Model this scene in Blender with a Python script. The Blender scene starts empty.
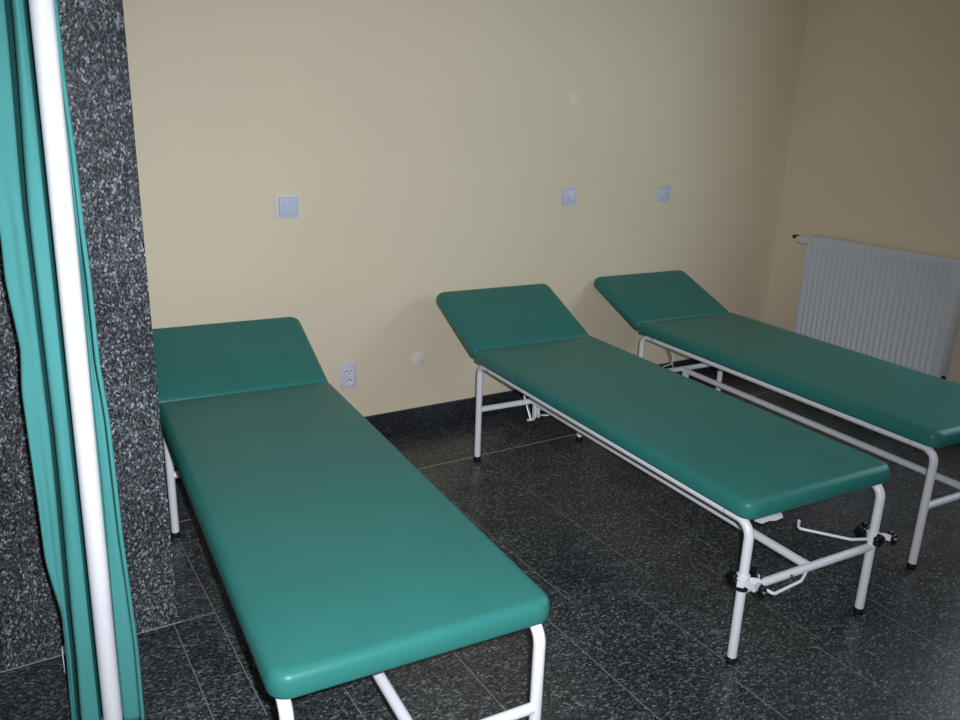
import bpy, bmesh, math, random
from mathutils import Vector, Matrix
random.seed(3)
S = bpy.context.scene
COL = S.collection

# ------------------------------------------------------------------ helpers
def vadd(bm, co): return bm.verts.new(co)

def box(bm, x0, x1, y0, y1, z0, z1, bevel=0.0):
    vs = [bm.verts.new((x, y, z)) for x in (x0, x1) for y in (y0, y1) for z in (z0, z1)]
    f = [(0, 1, 3, 2), (4, 6, 7, 5), (0, 4, 5, 1), (2, 3, 7, 6), (0, 2, 6, 4), (1, 5, 7, 3)]
    fs = [bm.faces.new([vs[i] for i in q]) for q in f]
    if bevel:
        es = list({e for fc in fs for e in fc.edges})
        bmesh.ops.bevel(bm, geom=es, offset=bevel, segments=3, affect='EDGES', profile=0.5)
    return fs

def fillet(pts, rad, n=8):
    """round the inner corners of a polyline"""
    pts = [Vector(p) for p in pts]
    out = [pts[0]]
    for i in range(1, len(pts) - 1):
        a, b, c = pts[i - 1], pts[i], pts[i + 1]
        d1 = (a - b).normalized(); d2 = (c - b).normalized()
        ang = d1.angle(d2)
        if ang > 3.1: out.append(b); continue
        t = min(rad / math.tan(ang / 2), (a - b).length * .49, (c - b).length * .49)
        r = t * math.tan(ang / 2)
        cen = b + (d1 + d2).normalized() * (r / math.sin(ang / 2))
        p1 = b + d1 * t; p2 = b + d2 * t
        v1 = p1 - cen; v2 = p2 - cen
        th = v1.angle(v2)
        for k in range(n + 1):
            s = k / n
            out.append(cen + (v1 * math.sin((1 - s) * th) + v2 * math.sin(s * th)) / math.sin(th))
    out.append(pts[-1])
    return out

def tube(bm, pts, r, seg=16, r2=None, up=None):
    """sweep a circle (or r x r2 ellipse) along pts, capped"""
    pts = [Vector(p) for p in pts]
    n = len(pts)
    T = []
    for i in range(n):
        a = pts[max(i - 1, 0)]; b = pts[min(i + 1, n - 1)]
        T.append((b - a).normalized())
    ref = Vector(up) if up else (Vector((0, 0, 1)) if abs(T[0].z) < .9 else Vector((1, 0, 0)))
    N = (ref - T[0] * ref.dot(T[0])).normalized()
    rings = []
    for i in range(n):
        N = (N - T[i] * N.dot(T[i])).normalized()
        B = T[i].cross(N)
        rr = r2 if r2 else r
        rings.append([bm.verts.new(pts[i] + N * (math.cos(2 * math.pi * k / seg) * r) + B * (math.sin(2 * math.pi * k / seg) * rr)) for k in range(seg)])
    for i in range(n - 1):
        for k in range(seg):
            bm.faces.new((rings[i][k], rings[i][(k + 1) % seg], rings[i + 1][(k + 1) % seg], rings[i + 1][k]))
    bm.faces.new(rings[0][::-1]); bm.faces.new(rings[-1])

def lathe(bm, prof, seg=24, M=None):
    """prof: list of (radius, height) around local Z, M places it"""
    M = M or Matrix()
    rings = []
    for (r, z) in prof:
        if r < 1e-5: rings.append([bm.verts.new(M @ Vector((0, 0, z)))])
        else: rings.append([bm.verts.new(M @ Vector((r * math.cos(2 * math.pi * k / seg), r * math.sin(2 * math.pi * k / seg), z))) for k in range(seg)])
    for a, b in zip(rings, rings[1:]):
        for k in range(seg):
            k2 = (k + 1) % seg
            if len(a) == 1 and len(b) == 1: continue
            if len(a) == 1: bm.faces.new((a[0], b[k], b[k2]))
            elif len(b) == 1: bm.faces.new((a[k], a[k2], b[0]))
            else: bm.faces.new((a[k], a[k2], b[k2], b[k]))
    for rg, rev in ((rings[0], True), (rings[-1], False)):
        if len(rg) > 2: bm.faces.new(rg[::-1] if rev else rg)

def build(name, bm, m, parent=None, smooth=True, ang=35):
    bmesh.ops.recalc_face_normals(bm, faces=bm.faces)
    me = bpy.data.meshes.new(name); bm.to_mesh(me); bm.free()
    o = bpy.data.objects.new(name, me); COL.objects.link(o)
    for mm in (m if isinstance(m, (list, tuple)) else [m]): me.materials.append(mm)
    if smooth:
        me.shade_smooth()
        try: me.set_sharp_from_angle(angle=math.radians(ang))
        except Exception: pass
    if parent: o.parent = parent
    return o

def empty(name, loc, rz=0):
    o = bpy.data.objects.new(name, None); COL.objects.link(o)
    o.location = loc; o.rotation_euler = (0, 0, rz); o.empty_display_size = .1
    return o

def tag(o, label, cat, group=None):
    o['label'] = label; o['category'] = cat
    if group: o['group'] = group
    return o

def structure(o):
    o['kind'] = 'structure'; return o

# ---------------------------------------------------------------- materials
def mat(name, col=(.8, .8, .8), rough=.5, metal=0, spec=.5):
    m = bpy.data.materials.new(name); m.use_nodes = True
    b = m.node_tree.nodes['Principled BSDF']
    b.inputs['Base Color'].default_value = (*col, 1)
    b.inputs['Roughness'].default_value = rough
    b.inputs['Metallic'].default_value = metal
    b.inputs['Specular IOR Level'].default_value = spec
    return m, m.node_tree, b

def bump(nt, b, height, strength, dist):
    bp = nt.nodes.new('ShaderNodeBump'); bp.inputs['Strength'].default_value = strength
    bp.inputs['Distance'].default_value = dist
    nt.links.new(height, bp.inputs['Height']); nt.links.new(bp.outputs[0], b.inputs['Normal'])

def noise(nt, scale, detail=3, vec=None, rough=.5):
    n = nt.nodes.new('ShaderNodeTexNoise'); n.inputs['Scale'].default_value = scale
    n.inputs['Detail'].default_value = detail; n.inputs['Roughness'].default_value = rough
    if vec: nt.links.new(vec, n.inputs['Vector'])
    return n

def ramp(nt, src, stops, interp='LINEAR'):
    r = nt.nodes.new('ShaderNodeValToRGB'); r.color_ramp.interpolation = interp
    el = r.color_ramp.elements
    while len(el) < len(stops): el.new(.5)
    for e, (p, c) in zip(el, stops):
        e.position = p; e.color = (*c, 1)
    nt.links.new(src, r.inputs[0]); return r

def coords(nt, scale=(1, 1, 1), rot=(0, 0, 0)):
    tc = nt.nodes.new('ShaderNodeTexCoord'); mp = nt.nodes.new('ShaderNodeMapping')
    mp.inputs['Scale'].default_value = scale; mp.inputs['Rotation'].default_value = rot
    nt.links.new(tc.outputs['Object'], mp.inputs['Vector']); return mp.outputs[0]

def mixc(nt, fac, a, b, mode='MIX'):
    m = nt.nodes.new('ShaderNodeMix'); m.data_type = 'RGBA'; m.blend_type = mode
    if isinstance(fac, float): m.inputs[0].default_value = fac
    else: nt.links.new(fac, m.inputs[0])
    for i, v in ((6, a), (7, b)):
        if isinstance(v, tuple): m.inputs[i].default_value = (*v, 1)
        else: nt.links.new(v, m.inputs[i])
    return m.outputs[2]

def granite(name, scale, rot, rough, gain=1.0, spec=.5, dark=(.008, .009, .010)):
    """dark speckled stone: elongated pale grey flakes in a near-black body"""
    m, nt, b = mat(name, rough=rough, spec=spec)
    v = coords(nt, scale, rot)
    wob = noise(nt, 9, 2, v)
    off = mixc(nt, .012, v, wob.outputs['Color'], 'LINEAR_LIGHT')
    vo = nt.nodes.new('ShaderNodeTexVoronoi'); vo.inputs['Scale'].default_value = 240
    nt.links.new(off, vo.inputs['Vector'])
    g = gain
    sep = nt.nodes.new('ShaderNodeSeparateColor'); nt.links.new(vo.outputs['Color'], sep.inputs[0])
    cr = ramp(nt, sep.outputs[0], [(0, dark), (.46, tuple(c * 1.6 for c in dark)),
                                   (.66, (.035 * g, .040 * g, .044 * g)), (.86, (.09 * g, .10 * g, .106 * g)), (1, (.30 * g, .33 * g, .34 * g))])
    vo2 = nt.nodes.new('ShaderNodeTexVoronoi'); vo2.inputs['Scale'].default_value = 480
    nt.links.new(off, vo2.inputs['Vector'])
    sep2 = nt.nodes.new('ShaderNodeSeparateColor'); nt.links.new(vo2.outputs['Color'], sep2.inputs[0])
    cr2 = ramp(nt, sep2.outputs[1], [(0, dark), (.6, (.02 * g, .023 * g, .025 * g)), (1, (.15 * g, .17 * g, .17 * g))])
    mx = mixc(nt, .45, cr.outputs[0], cr2.outputs[0])
    big = noise(nt, 5, 3, v)
    bigr = ramp(nt, big.outputs[0], [(.3, (.72, .72, .72)), (.7, (1.25, 1.22, 1.18))])
    fin = mixc(nt, 1.0, mx, bigr.outputs[0], 'MULTIPLY')
    nt.links.new(fin, b.inputs['Base Color'])
    bump(nt, b, sep2.outputs[0], .08, .001)
    return m

M = {}
# painted plaster
def plaster(name, col):
    m, nt, b = mat(name, col, .62, spec=.3)
    v = coords(nt)
    n = noise(nt, 1.1, 4, v)
    r = ramp(nt, n.outputs[0], [(.3, tuple(c * .965 for c in col)), (.7, tuple(min(1, c * 1.03) for c in col))])
    nt.links.new(r.outputs[0], b.inputs['Base Color'])
    n2 = noise(nt, 260, 2, v); bump(nt, b, n2.outputs[0], .12, .0008)
    return m
M['wall'] = plaster('cream_wall_paint', (.81, .688, .49))
M['ceiling'] = plaster('white_ceiling_paint', (.75, .74, .70))
M['granite_wall'] = granite('granite_cladding', (1, 1, .62), (0, .15, 0), .5, 1.8, .12)
M['granite_floor'] = granite('granite_floor_tile', (.55, 1, 1), (0, 0, .35), .30, 1.25)
M['granite_skirt'] = granite('granite_skirting', (1, 1, 1), (0, 0, 0), .35, .55)
m, nt, b = mat('grout_light', (.42, .40, .37), .8); M['grout'] = m
m, nt, b = mat('grout_thin', (.24, .23, .21), .8); M['grout_thin'] = m

# green vinyl upholstery
def vinyl():
    m, nt, b = mat('green_vinyl', (.030, .178, .150), .36, spec=.20)
    v = coords(nt)
    n = noise(nt, 420, 2, v); n2 = noise(nt, 6, 3, v)
    r = ramp(nt, n2.outputs[0], [(.3, (.029, .170, .143)), (.7, (.032, .184, .155))])
    nt.links.new(r.outputs[0], b.inputs['Base Color'])
    bump(nt, b, n.outputs[0], .12, .0006)
    return m
M['vinyl'] = vinyl()
def enamel(name, col, rough=.32):
    m, nt, b = mat(name, col, rough)
    n = noise(nt, 60, 3, coords(nt))
    r = ramp(nt, n.outputs[0], [(.25, tuple(c * .96 for c in col)), (.7, col)])
    nt.links.new(r.outputs[0], b.inputs['Base Color']); return m
M['enamel'] = enamel('white_enamel', (.85, .85, .85))
M['radiator'] = enamel('radiator_enamel', (.70, .72, .75), .4)
M['plate'] = enamel('switch_plastic_bluewhite', (.60, .65, .745), .3)
M['plate_cream'] = enamel('switch_frame_cream', (.80, .78, .70), .35)
M['socket_white'] = enamel('socket_plastic', (.82, .80, .82), .3)
M['rubber'] = mat('black_rubber', (.006, .006, .007), .55)[0]
M['knob'] = mat('black_plastic', (.004, .004, .006), .4)[0]
M['steel'] = mat('grey_steel', (.35, .35, .34), .35, .8)[0]
M['dark_hole'] = mat('dark_hole', (.01, .01, .01), .6)[0]
M['cover'] = enamel('painted_cover', (.86, .76, .62), .6)
M['plate_grey'] = enamel('socket_plate', (.70, .69, .77), .3)
M['paper'] = mat('paper_label', (.75, .72, .68), .8)[0]

def fabric():
    m, nt, b = mat('green_curtain_cloth', (.035, .145, .122), .85, spec=.2)
    v = coords(nt, (1, 1, .25))
    n = noise(nt, 18, 4, v)
    r = ramp(nt, n.outputs[0], [(.3, (.075, .305, .280)), (.7, (.084, .335, .31))])
    nt.links.new(r.outputs[0], b.inputs['Base Color'])
    n2 = noise(nt, 900, 2, coords(nt)); bump(nt, b, n2.outputs[0], .2, .0005)
    return m
M['fabric'] = fabric()

# ------------------------------------------------------------------ the room
XR = 4.0601
H_ROOM = 2.95
XL, YF = -2.6, -5.6
PX, PY = .3276, -1.0283       # corner of the granite clad pier

# floor: stone slabs with narrow joints, one flat mesh, joints as their own faces
def floor_mesh():
    bm = bmesh.new()
    strong, thin = .0030, .0013
    rows = [(0.0, -.410, []), (-.410, -1.0325, []), (-1.0325, -1.540, ['b']), (-1.540, -2.04, ['c']),
            (-2.04, -2.65, []), (-2.65, -3.26, []), (-3.26, -3.87, []), (-3.87, -4.48, []), (-4.48, YF, [])]
    def quad(x0, x1, y0, y1, mi):
        f = bm.faces.new([bm.verts.new((x0, y0, 0)), bm.verts.new((x1, y0, 0)), bm.verts.new((x1, y1, 0)), bm.verts.new((x0, y1, 0))])
        f.material_index = mi
    n = len(rows)
    for i, (ya, yb, ex) in enumerate(rows):
        ha = 0 if i == 0 else (strong if i <= 1 or i == 2 else thin)
        hb = 0 if i == n - 1 else (strong if i + 1 <= 2 else thin)
        y1 = ya - ha; y0 = yb + hb
        xs = [.434 + .33 * k for k in range(-9, 11)]
        if 'b' in ex: xs = [x for x in xs if True] + [.313]
        if 'c' in ex: xs = [x - .121 for x in xs]
        if i >= 4 and i % 2 == 0: xs = [x - .16 for x in xs]
        xs = sorted(x for x in xs if XL + .02 < x < XR - .02)
        edges = [XL] + xs + [XR]
        for k in range(len(edges) - 1):
            a = edges[k] + (thin if k else 0); b2 = edges[k + 1] - (thin if k < len(edges) - 2 else 0)
            quad(a, b2, y0, y1, 0)
            if k < len(edges) - 2: quad(b2, b2 + 2 * thin, y0, y1, 2)
        if i < n - 1:
            h2 = strong if i + 1 <= 2 else thin
            if i == 1:      # clear joint only along the pier, the slabs beyond it are butted
                quad(XL, .336, yb - h2, yb + h2, 1); quad(.336, .434, yb - h2, yb + h2, 2); quad(.434, XR, yb - h2, yb + h2, 0)
            elif i == 0: quad(XL, XR, yb - h2, yb + h2, 1)
            else: quad(XL, XR, yb - h2, yb + h2, 0)
    bm.normal_update()
    for f in bm.faces:
        if f.normal.z < 0: f.normal_flip()
    me = bpy.data.meshes.new('floor'); bm.to_mesh(me); bm.free()
    for k in ('granite_floor', 'grout', 'grout_thin'): me.materials.append(M[k])
    o = bpy.data.objects.new('floor', me); COL.objects.link(o)
    return structure(o)
floor_mesh()

bm = bmesh.new(); box(bm, XL, XR + .25, 0, .2, -.1, H_ROOM); structure(build('wall_back', bm, M['wall'], smooth=False))
# right wall with the window opening that lies beyond the right edge of the photograph
WY0, WY1, WZ0, WZ1 = -3.4, -1.42, .95, 2.35
bm = bmesh.new()
box(bm, XR, XR + .25, WY1, 0, -.1, H_ROOM); box(bm, XR, XR + .25, YF, WY0, -.1, H_ROOM)
box(bm, XR, XR + .25, WY0, WY1, -.1, WZ0); box(bm, XR, XR + .25, WY0, WY1, WZ1, H_ROOM)
structure(build('wall_right', bm, M['wall'], smooth=False))
bm = bmesh.new(); box(bm, XL, XR + .25, YF, .2, H_ROOM, H_ROOM + .15); structure(build('ceiling', bm, M['ceiling'], smooth=False))
bm = bmesh.new(); box(bm, XL, PX, PY, 0, -.05, H_ROOM); structure(build('wall_left', bm, M['granite_wall'], smooth=False))
bm = bmesh.new(); box(bm, PX, XR, -.014, 0, 0, .109, .002); structure(build('baseboard_back', bm, M['granite_skirt']))
bm = bmesh.new(); box(bm, XR - .014, XR, YF, -.014, 0, .109, .002); structure(build('baseboard_right', bm, M['granite_skirt']))
# window frame and glass
bm = bmesh.new()
for (a, b2, c, d) in ((WY0, WY0 + .07, WZ0, WZ1), (WY1 - .07, WY1, WZ0, WZ1), (WY0, WY1, WZ0, WZ0 + .07), (WY0, WY1, WZ1 - .07, WZ1),
                      ((WY0 + WY1) / 2 - .05, (WY0 + WY1) / 2 + .05, WZ0, WZ1)):
    box(bm, XR + .08, XR + .15, a, b2, c, d, .004)
win = structure(build('window_1', bm, M['enamel']))
gm = bpy.data.materials.new('window_glass'); gm.use_nodes = True; nt = gm.node_tree
nt.nodes.clear(); o_ = nt.nodes.new('ShaderNodeOutputMaterial'); tr = nt.nodes.new('ShaderNodeBsdfTransparent'); gl = nt.nodes.new('ShaderNodeBsdfGlossy')
gl.inputs['Roughness'].default_value = .02; mx = nt.nodes.new('ShaderNodeMixShader'); mx.inputs[0].default_value = .06
nt.links.new(tr.outputs[0], mx.inputs[1]); nt.links.new(gl.outputs[0], mx.inputs[2]); nt.links.new(mx.outputs[0], o_.inputs[0])
bm = bmesh.new(); box(bm, XR + .112, XR + .118, WY0 + .03, WY1 - .03, WZ0 + .03, WZ1 - .03); build('pane', bm, gm, win, smooth=False)

# --------------------------------------------------------- treatment couches
MW, MT = .303, .056            # half width and thickness of the padding
ML, MH = 1.534, .5125         # length of the lying surface, height of its top
UF, UR, WF = 1.535, .009, .273
TR = .0135                    # tube radius
ZF = .4425                    # height of the side tube axis
ZC = .238                     # height of the cross tubes
HLEN = .428

def pad(L, hw, T, rc=.042, re=.024, crown=.004, rc0=None):
    """upholstered pad: x 0..L, y -hw..hw, z -T..0, soft rounded edges; rc0 = corner radius at the x=0 end"""
    bm = bmesh.new()
    rc0 = rc if rc0 is None else rc0
    def outline(inset):
        pts = []
        cs = [(L - rc, hw - rc, 0, rc), (rc0, hw - rc0, 90, rc0), (rc0, -hw + rc0, 180, rc0), (L - rc, -hw + rc, 270, rc)]
        for cx, cy, a0, r in cs:
            rr = max(r - inset, .001)
            ddx = (L / 2 - cx); ddy = -cy
            for k in range(9):
                a = math.radians(a0 + 90 * k / 8)
                ox = cx + (inset - (r - rr)) * (1 if ddx > 0 else -1)
                oy = cy + (inset - (r - rr)) * (1 if ddy > 0 else -1)
                pts.append((ox + rr * math.cos(a), oy + rr * math.sin(a)))
        return pts
    prof = []
    for k in range(0, 5):
        a = math.radians(-90 + 90 * k / 4); rb = .010
        prof.append((rb - rb * math.cos(a), -T + rb + rb * math.sin(a)))
    prof.append((-.0012, (-T) * .5))
    for k in range(0, 9):
        a = math.radians(90 * k / 8)
        prof.append((re - re * math.cos(a), -re + re * math.sin(a)))
    for ins, f in ((.05, .5), (.09, .8), (.15, 1.0)):
        prof.append((ins, crown * f))
    rings = []
    for ins, z in prof:
        rings.append([bm.verts.new((x, y, z)) for x, y in outline(ins)])
    for a, b2 in zip(rings, rings[1:]):
        n = len(a)
        for k in range(n): bm.faces.new((a[k], a[(k + 1) % n], b2[(k + 1) % n], b2[k]))
    bm.faces.new(rings[0][::-1]); bm.faces.new(rings[-1])
    return bm

def make_couch(loc, ang, TILT, label, state, clamps=False, label_tag=False):
    t = empty('treatment_couch', loc, ang - math.pi / 2)
    tag(t, label, 'treatment couch', 'green treatment couches on white frames')
    en = M['enamel']
    o = build('mattress', pad(ML + .012, MW, MT, rc0=.016), M['vinyl'], t); o.location = (.003, 0, MH)
    # head section: built along -x, hinged at the top edge
    o = build('headrest', pad(HLEN, MW, MT * .92, rc0=.016), M['vinyl'], t)
    # orientation: flip to run towards -x and rise
    mtx = Matrix.Translation((-.001, 0, MH - MT * .5)) @ Matrix.Rotation(math.pi, 4, 'Z') @ Matrix.Rotation(-TILT, 4, 'Y') @ Matrix.Translation((0, 0, MT * .5))
    o.matrix_basis = mtx
    # metal frame under the head section
    bm = bmesh.new()
    w = .23
    path = fillet([(.02, -w, -.060), (HLEN - .07, -w, -.060), (HLEN - .07, w, -.066), (.02, w, -.060)], .05)
    tube(bm, [mtx @ Vector(p) for p in path], .009, 12)
    build('headrest_frame', bm, en, t)
    # side tubes
    for s in (-1, 1):
        bm = bmesh.new(); tube(bm, [(.085, s * WF, ZF), (UF - .085, s * WF, ZF)], TR, 18)
        build('side_rail', bm, en, t)
    for (u, du) in ((UR, 1), (UF, -1)):
        for s in (-1, 1):
            bm = bmesh.new()
            tube(bm, fillet([(u + du * .09, s * WF, ZF), (u, s * WF, ZF), (u, s * WF, .018)], .062, 10), TR, 18)
            lg = build('leg', bm, en, t)
            bm = bmesh.new()
            lathe(bm, [(0, 0), (.0135, 0), (.0160, .004), (.0157, .019), (.0140, .022), (0, .022)], 20, Matrix.Translation((u, s * WF, 0)))
            cp = build('foot_cap', bm, M['rubber'], lg); cp['label'] = 'black rubber foot cap'
        bm = bmesh.new(); tube(bm, [(u, -WF + .008, ZC), (u, WF - .008, ZC)], TR * .93, 18)
        cb = build('crossbar', bm, en, t)
        if u == UF:
            bm = bmesh.new(); lathe(bm, [(0, .0), (.006, 0), (.006, .003), (.003, .005), (0, .005)], 12,
                                    Matrix.Translation((u + .0115, -.09, ZC)) @ Matrix.Rotation(math.pi / 2, 4, 'Y'))
            build('bolt', bm, M['steel'], cb)
    bm = bmesh.new(); tube(bm, [(UR + .008, 0, ZC), (UF - .008, 0, ZC)], TR * .98, 18)
    build('centre_rail', bm, en, t)
    # slats that carry the padding, hidden under it
    for u in (.12, .75, 1.38):
        bm = bmesh.new(); box(bm, u - .015, u + .015, -WF, WF, ZF - .003, MH - MT + .001, .001); build('support_slat', bm, en, t)
    # ratchet support of the head section
    bm = bmesh.new()
    top = mtx @ Vector((.235, 0, -.060)); bot = Vector((.004, 0, .150))
    tube(bm, [top + Vector((0, -.025, 0)), bot], .0045, 10, r2=.007)
    st = build('headrest_strut', bm, M['steel'], t)
    bm = bmesh.new(); tube(bm, [(.004, -.018, .146), (.004, .016, .146)], .006, 14); build('strut_roller', bm, en, st)
    bm = bmesh.new(); tube(bm, [top + Vector((0, -w, 0)), top + Vector((0, w, 0))], .006, 10); build('strut_axle', bm, en, st)
    bm = bmesh.new()
    box(bm, .030, .052, -.013, -.004, .170, ZC, .002); box(bm, .030, .052, .006, .015, .170, ZC, .002)
    tube(bm, [(.004, 0, .150), (.041, 0, .176)], .0045, 10)
    br = build('ratchet_bracket', bm, en, t)
    bm = bmesh.new()
    if state == 0: p = [(.03, 0, .165), (.06, .0, .188), (.095, 0, .200), (.115, .02, .204)]
    else: p = [(.02, 0, .170), (-.135, -.012, .203), (-.050, -.012, .250), (-.052, -.012, .296)]
    tube(bm, fillet(p, .012, 5), .0035, 10); build('release_wire', bm, en, br)
    if clamps:
        for s in (-1, 1):
            c = Vector((UF, s * WF, .272))
            bm = bmesh.new()
            # collar round the tube
            lathe(bm, [(.0140, -.014), (.0185, -.014), (.0185, .014), (.0140, .014)], 20, Matrix.Translation(c))
            def strip(pts, zz=0, h=.010, th=.0018):
                pts = [Vector((p[0], p[1], 0)) for p in pts]
                for a, b2 in zip(pts, pts[1:]):
                    d = (b2 - a).normalized(); nrm = Vector((-d.y, d.x, 0)) * th
                    vs = []
                    for q in (a - d * th * .6, b2 + d * th * .6):
                        for sg in (-1, 1):
                            for dz in (-h, h):
                                vs.append(bm.verts.new(c + q + nrm * sg + Vector((0, 0, zz + dz))))
                    for q in ((0, 1, 3, 2), (4, 6, 7, 5), (0, 4, 5, 1), (2, 3, 7, 6), (0, 2, 6, 4), (1, 5, 7, 3)): bm.faces.new([vs[i] for i in q])
            if s > 0:
                strip([(.004, .014), (.015, .035), (.034, .040)])
                strip([(-.012, -.004), (-.026, -.002), (-.044, -.010)])
                knobs = [((.018, -.003), 'u'), ((.030, .044), 'v'), ((-.034, -.006), 'w'), ((-.044, .020), 'v')]
            else:
                strip([(.014, .010), (.030, .030), (.012, .046)])
                strip([(.018, -.010), (.050, -.008), (.046, .016)])
                strip([(-.008, -.016), (.010, -.030), (.022, -.020)])
                knobs = [((-.016, -.018), 'w'), ((.050, .012), 'v'), ((-.004, .046), 'v')]
            cl = build('clamp', bm, en, t, ang=30)
            for (ku, kv), ax in knobs:
                bm = bmesh.new()
                R = {'u': Matrix.Rotation(math.pi / 2, 4, 'Y'), 'n': Matrix.Rotation(-math.pi / 2, 4, 'Y'),
                     'v': Matrix.Rotation(-math.pi / 2, 4, 'X'), 'w': Matrix.Rotation(math.pi / 2, 4, 'X')}[ax]
                MM = Matrix.Translation(c + Vector((ku, kv, -.014 if (s < 0 and ku > .02) else -.002))) @ R
                # five-lobed star grip
                seg = 40; rings = []
                for (f, z) in ((.45, -.006), (.80, -.003), (1, .001), (1, .010), (.86, .014), (.42, .016)):
                    rings.append([bm.verts.new(MM @ Vector(((.0200 + .0026 * math.cos(6 * 2 * math.pi * k / seg)) * f * math.cos(2 * math.pi * k / seg),
                                                          (.0200 + .0026 * math.cos(6 * 2 * math.pi * k / seg)) * f * math.sin(2 * math.pi * k / seg), z))) for k in range(seg)])
                for a, b2 in zip(rings, rings[1:]):
                    for k in range(seg): bm.faces.new((a[k], a[(k + 1) % seg], b2[(k + 1) % seg], b2[k]))
                bm.faces.new(rings[0][::-1]); bm.faces.new(rings[-1])
                kb = build('star_knob', bm, M['knob'], cl); kb['label'] = 'black plastic star knob'
                if ax == 'u':
                    pass
            if s < 0:
                bm = bmesh.new(); lathe(bm, [(.0136, -.008), (.0172, -.008), (.0172, .008), (.0136, .008)], 20, Matrix.Translation(c + Vector((0, 0, -.024))))
                sp = build('strap', bm, M['rubber'], cl); sp['label'] = 'black rubber strap round the leg'
            bm = bmesh.new()
            if s > 0: p = [(1.535, .252, .268), (1.514, .201, .268), (1.393, .108, .268), (1.400, .098, .300)]
            else: p = [(1.575, -.245, .262), (1.603, -.222, .250), (1.590, -.102, .250), (1.566, -.055, .250)]
            tube(bm, fillet(p, .012, 6), .0046, 12); build('wire_hook', bm, en, cl)
    if label_tag:
        bm = bmesh.new()
        z = MH - MT
        pts = [(1.512, -.20), (1.535, -.262), (1.556, -.255), (1.553, -.225), (1.560, -.205), (1.556, -.175), (1.538, -.160), (1.515, -.158)]
        a = [bm.verts.new((x, y, z - .0005 - (.006 if x > 1.53 else 0))) for x, y in pts]; b2 = [bm.verts.new((v.co.x, v.co.y, v.co.z - .0012)) for v in a]
        n = len(a)
        for k in range(n): bm.faces.new((a[k], a[(k + 1) % n], b2[(k + 1) % n], b2[k]))
        bm.faces.new(a[::-1]); bm.faces.new(b2)
        o = build('paper_flap', bm, M['paper'], t, smooth=False); o['label'] = 'torn white paper flap under the mattress edge'
    return t

make_couch((.70376, -.524, 0), -.0655, .380, 'green couch nearest the stone pier, its front corner closest to the viewer', 0)
make_couch((1.99325, -.45444, 0), -.0505, .415, 'middle green couch with black-knobbed clamps and wire hooks on its front legs', 0, True, True)
make_couch((2.95346, -.4066, 0), -.0540, .368, 'green couch farthest right, standing in front of the white radiator', 1)

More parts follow.
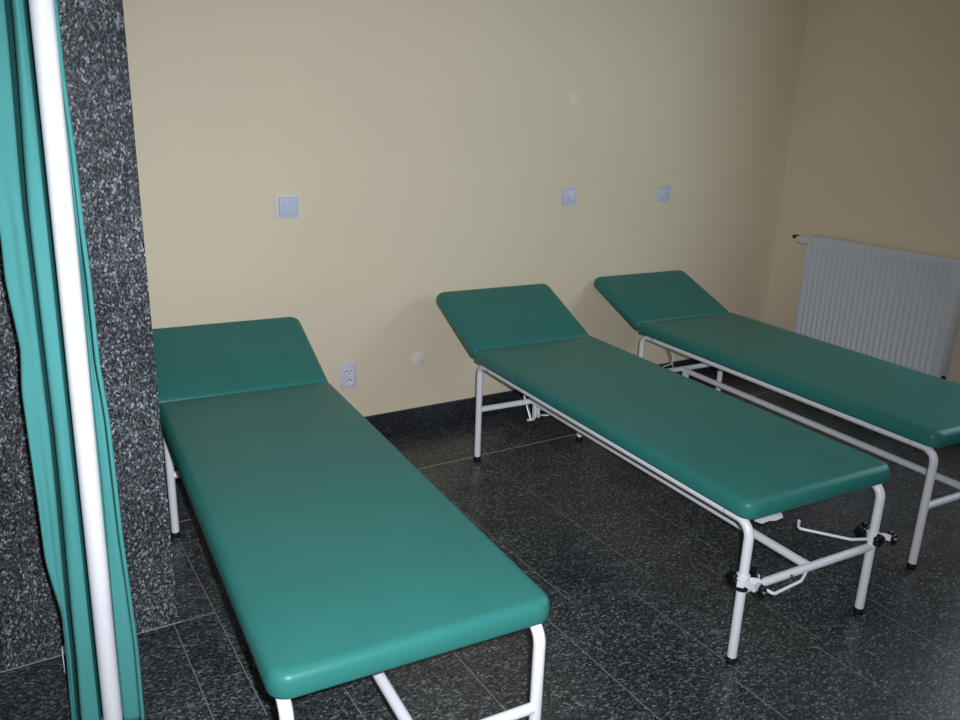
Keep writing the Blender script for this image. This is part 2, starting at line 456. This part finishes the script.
# ------------------------------------------------------------------ radiator
def radiator():
    y0, y1, zt, zb = -1.1737, -.3043, .8466, .2460
    xf = XR - .100; xb = XR - .035
    t = empty('radiator', ((XR - .068), (y0 + y1) / 2, zb))
    tag(t, 'white ribbed panel radiator mounted low on the right wall', 'radiator')
    o0 = Vector(t.location)
    def sh(bm): bmesh.ops.translate(bm, verts=bm.verts, vec=-o0)
    # front panel with pressed vertical channels
    bm = bmesh.new()
    n = 25; mg = .042; mgr = .014; pitch = (y1 - y0 - mg - mgr) / n
    ys = []
    for k in range(n):
        b0 = y0 + mg + k * pitch
        for f, d in ((0, 0), (.20, 0), (.34, 1), (.66, 1), (.80, 0)): ys.append((b0 + f * pitch, d))
    ys = [(y0, 0)] + ys + [(y1 - mgr, 0), (y1, 0)]
    zs = [(zb, 0), (zb + .025, 0), (zb + .045, 1), (zt - .050, 1), (zt - .034, 0), (zt, 0)]
    grid = [[bm.verts.new((xf - .010 + .010 * (d * e) , y, z)) for (y, d) in ys] for (z, e) in zs]
    for a, b2 in zip(grid, grid[1:]):
        for k in range(len(ys) - 1): bm.faces.new((a[k], a[k + 1], b2[k + 1], b2[k]))
    # return edges
    bk = [[bm.verts.new((xf + .012, y, z)) for (y, d) in ys] for z in (zb, zt)]
    for row, g in ((bk[0], grid[0]), (bk[1], grid[-1])):
        for k in range(len(ys) - 1): bm.faces.new((row[k], row[k + 1], g[k + 1], g[k]))
    for k in (0, -1):
        bm.faces.new([g[k] for g in grid] + [bk[1][k], bk[0][k]])
    bm.faces.new([v for v in bk[0]] + [v for v in bk[1][::-1]])
    sh(bm); build('front_panel', bm, M['radiator'], t, ang=50)
    bm = bmesh.new(); box(bm, xb - .010, xb, y0 + .004, y1 - .004, zb, zt - .004, .002); sh(bm); build('back_panel', bm, M['radiator'], t)
    bm = bmesh.new(); box(bm, xf + .0, xb, y0 + .001, y1 - .001, zt - .003, zt + .003, .0015)
    k = 0
    sh(bm); build('top_grille', bm, M['radiator'], t)
    for y in (y0, y1):
        bm = bmesh.new(); box(bm, xf + .006, xb, y - .0015, y + .0015, zb + .01, zt - .002, .0006); sh(bm); build('side_cover', bm, M['radiator'], t)
    for y in (y0 + .15, y1 - .15):
        bm = bmesh.new(); box(bm, xb - .002, XR - .001, y - .015, y + .015, zb + .08, zt - .08, .002); sh(bm); build('wall_bracket', bm, M['radiator'], t)
    # thermostatic valve pointing to the corner
    zc = zt - .036; xc = (xf + xb) / 2 - .004
    R = Matrix.Rotation(-math.pi / 2, 4, 'X')
    bm = bmesh.new()
    lathe(bm, [(0, 0), (.010, 0), (.010, .018), (.019, .020), (.022, .030), (.0215, .088), (.017, .100), (0, .100)], 20, Matrix.Translation((xc, y1, zc)) @ R)
    sh(bm); v = build('valve', bm, M['radiator'], t)
    bm = bmesh.new()
    lathe(bm, [(0, .099), (.012, .099), (.013, .110), (.011, .128), (.005, .138), (0, .138)], 18, Matrix.Translation((xc + .008, y1, zc + .012)) @ R)
    sh(bm); vt = build('valve_cap', bm, M['knob'], v); vt['label'] = 'black valve cap'
    # bleed plug, lower front corner
    bm = bmesh.new()
    lathe(bm, [(0, 0), (.012, 0), (.012, .012), (.008, .016), (0, .016)], 16, Matrix.Translation((xc - .01, y0 - .001, zb + .022)) @ Matrix.Rotation(math.pi / 2, 4, 'X'))
    sh(bm); pl = build('plug', bm, M['knob'], t); pl['label'] = 'small dark plug at the lower corner'
    # feed pipe from the lower corner to the wall
    bm = bmesh.new()
    tube(bm, [(xc, y1 + .034, zc), (XR - .001, y1 + .034, zc)], .008, 12)
    sh(bm); build('pipe', bm, M['radiator'], t)
radiator()

# ------------------------------------------------- switches, socket, covers
def rect_plate(bm, w, h, d, y=0, cx=0, cz=0, bev=.002):
    box(bm, cx - w / 2, cx + w / 2, y - d, y, cz - h / 2, cz + h / 2, bev)

def ring_plate(bm, w, h, iw, ih, y0, y1, cx=0, cz=0):
    """rectangular frame, front edge chamfered"""
    L = []
    for (ww, hh, yy) in ((w, h, y0), (w, h, y1 + .002), (w - .004, h - .004, y1), (iw + .003, ih + .003, y1), (iw, ih, y1 + .0015), (iw, ih, y0)):
        L.append([bm.verts.new((cx + sx * ww / 2, yy, cz + sz * hh / 2)) for sx, sz in ((-1, -1), (1, -1), (1, 1), (-1, 1))])
    for a, b2 in zip(L, L[1:] + L[:1]):
        for k in range(4): bm.faces.new((a[k], a[(k + 1) % 4], b2[(k + 1) % 4], b2[k]))

# big switch on the left: cream outer frame, blue-white body and rocker
t = empty('light_switch', (1.0575, 0, 1.075)); tag(t, 'blue-white wall switch in a cream frame, leftmost, above the nearest couch', 'light switch', 'wall switches in a row')
bm = bmesh.new(); ring_plate(bm, .104, .096, .070, .074, 0, -.006, -.003); o = build('outer_frame', bm, M['plate_cream'], t); o['label'] = 'cream outer frame'
bm = bmesh.new(); rect_plate(bm, .080, .082, .017, 0, .002, 0, .003); build('switch_body', bm, M['plate'], t)
bm = bmesh.new(); rect_plate(bm, .052, .056, .0045, -.0165, .003, -.001, .0018); build('rocker', bm, M['plate'], t)

# dimmer / key switch
t = empty('light_switch', (2.4865, 0, 1.0745)); tag(t, 'square pale wall switch with a round dial, middle of the three', 'light switch', 'wall switches in a row')
bm = bmesh.new(); ring_plate(bm, .086, .086, .060, .060, 0, -.008); build('outer_frame', bm, M['plate'], t)
bm = bmesh.new(); rect_plate(bm, .0595, .0595, .009, 0, 0, 0, .002); build('switch_body', bm, M['plate'], t)
bm = bmesh.new(); lathe(bm, [(0, 0), (.022, 0), (.0215, .004), (.017, .005), (.016, .0035), (0, .0035)], 28, Matrix.Translation((.010, -.0085, .001)) @ Matrix.Rotation(math.pi / 2, 4, 'X'))
d = build('dial', bm, M['plate'], t)
bm = bmesh.new()
for dx in (-.007, 0, .007): box(bm, .010 + dx - .0012, .010 + dx + .0012, -.0140, -.0115, -.009, .011, .0004)
build('dial_ridges', bm, M['socket_white'], d)

t = empty('light_switch', (3.1154, 0, 1.0715)); tag(t, 'plain square pale wall switch nearest the room corner', 'light switch', 'wall switches in a row')
bm = bmesh.new(); ring_plate(bm, .084, .084, .058, .058, 0, -.009); build('outer_frame', bm, M['plate'], t)
bm = bmesh.new(); rect_plate(bm, .0575, .0575, .011, 0, 0, 0, .002)
build('rocker', bm, M['plate'], t)

# double mains socket
t = empty('power_socket', (1.3060, 0, .320)); tag(t, 'white double power socket low on the wall beside the nearest couch', 'power socket')
bm = bmesh.new(); rect_plate(bm, .078, .112, .008, 0, 0, 0, .003); build('plate', bm, M['plate_grey'], t)
for cz in (.021, -.024):
    bm = bmesh.new()
    lathe(bm, [(.0165, -.004), (.0165, .0042), (.0200, .0048), (.0205, 0), (.0205, -.001)], 28, Matrix.Translation((.001, -.0075, cz)) @ Matrix.Rotation(math.pi / 2, 4, 'X'))
    lathe(bm, [(0, .0012), (.0166, .0012), (.0166, 0), (0, 0)], 28, Matrix.Translation((.001, -.0075, cz)) @ Matrix.Rotation(math.pi / 2, 4, 'X'))
    so = build('outlet', bm, M['socket_white'], t)
    bm = bmesh.new()
    for dx, dz in ((-.0095, .002), (.0095, .002)):
        lathe(bm, [(0, 0), (.0032, 0), (.0032, .0012), (0, .0012)], 12, Matrix.Translation((.001 + dx, -.0085, cz + dz)) @ Matrix.Rotation(math.pi / 2, 4, 'X'))
    ho = build('pin_holes', bm, M['dark_hole'], so); ho['label'] = 'dark pin holes'
    bm = bmesh.new(); tube(bm, [(.001, -.0085, cz + (-.010 if cz > 0 else .010)), (.001, -.016, cz + (-.010 if cz > 0 else .010))], .0027, 10)
    build('earth_pin', bm, M['steel'], so)

def cover(x, z, r, label):
    bm = bmesh.new(); lathe(bm, [(0, 0), (r, 0), (r, .0012), (r - .002, .0022), (0, .003)], 40, Matrix.Rotation(math.pi / 2, 4, 'X'))
    o = build('junction_cover', bm, M['cover'], None); o.location = (x, 0, z); tag(o, label, 'wall cover')
cover(2.475, 1.531, .030, 'small round pale cover plate high on the back wall above the switches')
cover(1.662, .346, .037, 'round pale cover plate low on the back wall between two couches')

# -------------------------------------------------------------- folding screen
Pm = Vector((.09983, -1.48493, 0)); nv = Vector((.08302, .99655, 0)); tv = Vector((.99655, -.08302, 0))
ZTOP = 1.86
def interp(tab, z):
    tab = sorted(tab)
    if z <= tab[0][0]: return tab[0][1]
    for (a, va), (b2, vb) in zip(tab, tab[1:]):
        if z <= b2:
            u = (z - a) / (b2 - a); u = u * u * (3 - 2 * u) * .4 + u * .6
            return va + (vb - va) * u
    return tab[-1][1]
t = empty('privacy_screen', Pm, 0)
tag(t, 'folding privacy screen with white post and gathered green curtain at far left', 'privacy screen')
def W(s, off, z): return tv * s + nv * off + Vector((0, 0, z))
def lean(z): return -.0137 + .0163 * z            # the post leans a little to the right
PR = .0205
for sx in (0, -.95):
    bm = bmesh.new(); tube(bm, [W(sx + lean(.012), 0, .012), W(sx + lean(ZTOP), 0, ZTOP)], PR, 28); build('post', bm, M['enamel'], t)
    bm = bmesh.new(); tube(bm, [W(sx + lean(0) + .092, -.34, .0125), W(sx + lean(0), 0, .0125), W(sx + lean(0) - .092, .34, .0125)], .0105, 16)
    ft = build('base_foot', bm, M['enamel'], t)
    for sg in (-1, 1):
        bm = bmesh.new(); c = W(sx + lean(0) - .092 * sg, .34 * sg, 0)
        for d in (-.009, .009):
            q = c + tv * d
            vs = [bm.verts.new(q + tv * e + nv * f + Vector((0, 0, z))) for e in (-.0012, .0012) for f in (-.012, .012) for z in (.022, .088)]
            for w4 in ((0, 1, 3, 2), (4, 6, 7, 5), (0, 4, 5, 1), (2, 3, 7, 6), (0, 2, 6, 4), (1, 5, 7, 3)): bm.faces.new([vs[i] for i in w4])
        tube(bm, [c + Vector((0, 0, .078)), c + Vector((0, 0, .092))], .0105, 16)
        ca = build('caster_fork', bm, M['enamel'], ft)
        bm = bmesh.new()
        tube(bm, [c - tv * .0065 + Vector((0, 0, .0245)), c + tv * .0065 + Vector((0, 0, .0245))], .0245, 24)
        cw = build('caster_wheel', bm, M['rubber'], ft); cw['label'] = 'black caster wheel'
bm = bmesh.new(); tube(bm, [W(-.95 + lean(ZTOP), 0, ZTOP), W(lean(ZTOP), 0, ZTOP)], PR, 22); build('top_rail', bm, M['enamel'], t)
# outline of the gathered cloth against height: left edge, inner fold, right edge
sL = [(.0, -.093), (.0727, -.0916), (.1865, -.0925), (.3217, -.0886), (.5082, -.1085), (.6549, -.1075), (.8956, -.1076), (.9921, -.0998), (1.138, -.1087), (1.2272, -.1063), (1.40, -.118), (1.60, -.135), (1.86, -.16)]
sF = [(.0, -.0870), (.072, -.0850), (.2783, -.0775), (.8219, -.0621), (1.2449, -.0577), (1.6552, -.0414), (1.86, -.036)]
sR = [(.0, .0570), (.0189, .0571), (.2357, .0600), (.3615, .0572), (.5345, .0530), (.8044, .0520), (.9546, .0450), (1.1277, .0460), (1.2413, .0437), (1.3888, .0430), (1.5286, .0397), (1.6615, .0400), (1.86, .040)]
def curtain():
    bm = bmesh.new()
    NZ, rows = 110, []
    z0, z1 = .016, ZTOP - PR - .004
    for i in range(NZ + 1):
        z = z0 + (z1 - z0) * i / NZ
        l, f, r, p = interp(sL, z), interp(sF, z), interp(sR, z), lean(z)
        h = .0055 + .0015 * min(max((z - 1.2) / .4, 0), 1)      # half width of the valley
        wv = .003 * math.sin(z * 7); w2 = .0025 * math.sin(z * 11 + 1)
        l = min(l, f - h - .010)
        a = f + h; bq = p - PR - .011                          # bright pleat between valley and post
        m = (a + bq) / 2
        cp = [(l + .016, .100), (l + .003, .078), (l, .066 + wv), (l + .004, .060 + wv),
              (l * .55 + (f - h) * .45, .062 + w2), (l * .25 + (f - h) * .75, .058), (f - h - .001, .060),
              (f - h + .0015, .070), (f, .112), (f + h - .002, .150), (f + h - .0005, .120), (f + h - .001, .060),
              (a + .002, .036), (m, .030 + wv), (bq - .001, .033), (bq + .0020, .042), (bq + .006, .095), (bq + .011, .150),
              (p, .165), (p + PR - .004, .120), (p + PR + .000, .088), (p + PR + .004, .078 + w2), (p + PR + .007, .074),
              (r - .0125, .070), (r - .0112, .090), (r - .0098, .092), (r - .0088, .062), (r - .006, .055), (r - .002, .056), (r, .062), (r - .002, .080)]
        row = []
        for k in range(len(cp) - 1):
            p0 = cp[max(k - 1, 0)]; p1 = cp[k]; p2 = cp[k + 1]; p3 = cp[min(k + 2, len(cp) - 1)]
            for q in range(4):
                u = q / 4
                c = [0.5 * (2 * p1[j] + (-p0[j] + p2[j]) * u * 1 + (2 * p0[j] - 5 * p1[j] + 4 * p2[j] - p3[j]) * u * u + (-p0[j] + 3 * p1[j] - 3 * p2[j] + p3[j]) * u ** 3) for j in (0, 1)]
                row.append(c)
        row.append(cp[-1])
        rows.append([bm.verts.new(W(c[0], max(c[1], PR + .004), z)) for c in row])
    for a, b2 in zip(rows, rows[1:]):
        for k in range(len(a) - 1): bm.faces.new((a[k], a[k + 1], b2[k + 1], b2[k]))
    o = build('curtain', bm, M['fabric'], t, ang=180)
    o['label'] = 'gathered green curtain'
    so = o.modifiers.new('thickness', 'SOLIDIFY'); so.thickness = .0008; so.offset = 0
curtain()

# -------------------------------------------------------------------- camera
cam = bpy.data.cameras.new('camera'); co = bpy.data.objects.new('camera', cam); COL.objects.link(co); S.camera = co
cr, cu, cf = Vector((.85256045, -.5216571, .03185199)), Vector((.12995808, .27063708, .95386921)), Vector((.50621297, .80909174, -.29852802))
C = Vector((-.04916733, -3.27339317, 1.50488546))
mw = Matrix((cr, cu, -cf)).transposed().to_4x4(); mw.translation = C
co.matrix_world = mw
cam.sensor_width = 36; cam.sensor_fit = 'HORIZONTAL'; cam.lens = 824.946 / 960 * 36
cam.clip_start = .02; cam.clip_end = 60

# -------------------------------------------------------------------- lights
# the camera's own flash: a small hard lamp just right of and above the lens
fl = bpy.data.lights.new('camera_flash', 'SPOT'); fo = bpy.data.objects.new('camera_flash', fl); COL.objects.link(fo)
fo.location = C + cr * .045 + cu * .03
fo.rotation_euler = (Vector(cf) - cr * .10 - cu * .04 + cu * .0).to_track_quat('-Z', 'Y').to_euler()
fl.energy = 276; fl.color = (.885, .93, 1.05); fl.shadow_soft_size = .010
fl.spot_size = math.radians(96); fl.spot_blend = 1.0
# daylight through the window in the right wall
wl = bpy.data.lights.new('window_daylight', 'AREA'); wo = bpy.data.objects.new('window_daylight', wl); COL.objects.link(wo)
wl.shape = 'RECTANGLE'; wl.size = 1.4; wl.size_y = 1.7; wl.energy = 40; wl.color = (.72, .86, 1.0)
wo.location = (XR + .3, (WY0 + WY1) / 2, (WZ0 + WZ1) / 2); wo.rotation_euler = (0, math.radians(90), 0)
# overcast daylight reaching the bay from the open hall behind the camera
w = bpy.data.worlds.new('daylight'); S.world = w; w.use_nodes = True
bg = w.node_tree.nodes['Background']; bg.inputs[0].default_value = (1.0, .86, .62, 1); bg.inputs[1].default_value = .045

S.view_settings.view_transform = 'Standard'; S.view_settings.look = 'None'
S.view_settings.exposure = 0.0; S.view_settings.gamma = 1.0
try: S.view_settings.use_curve_mapping = False
except Exception: pass
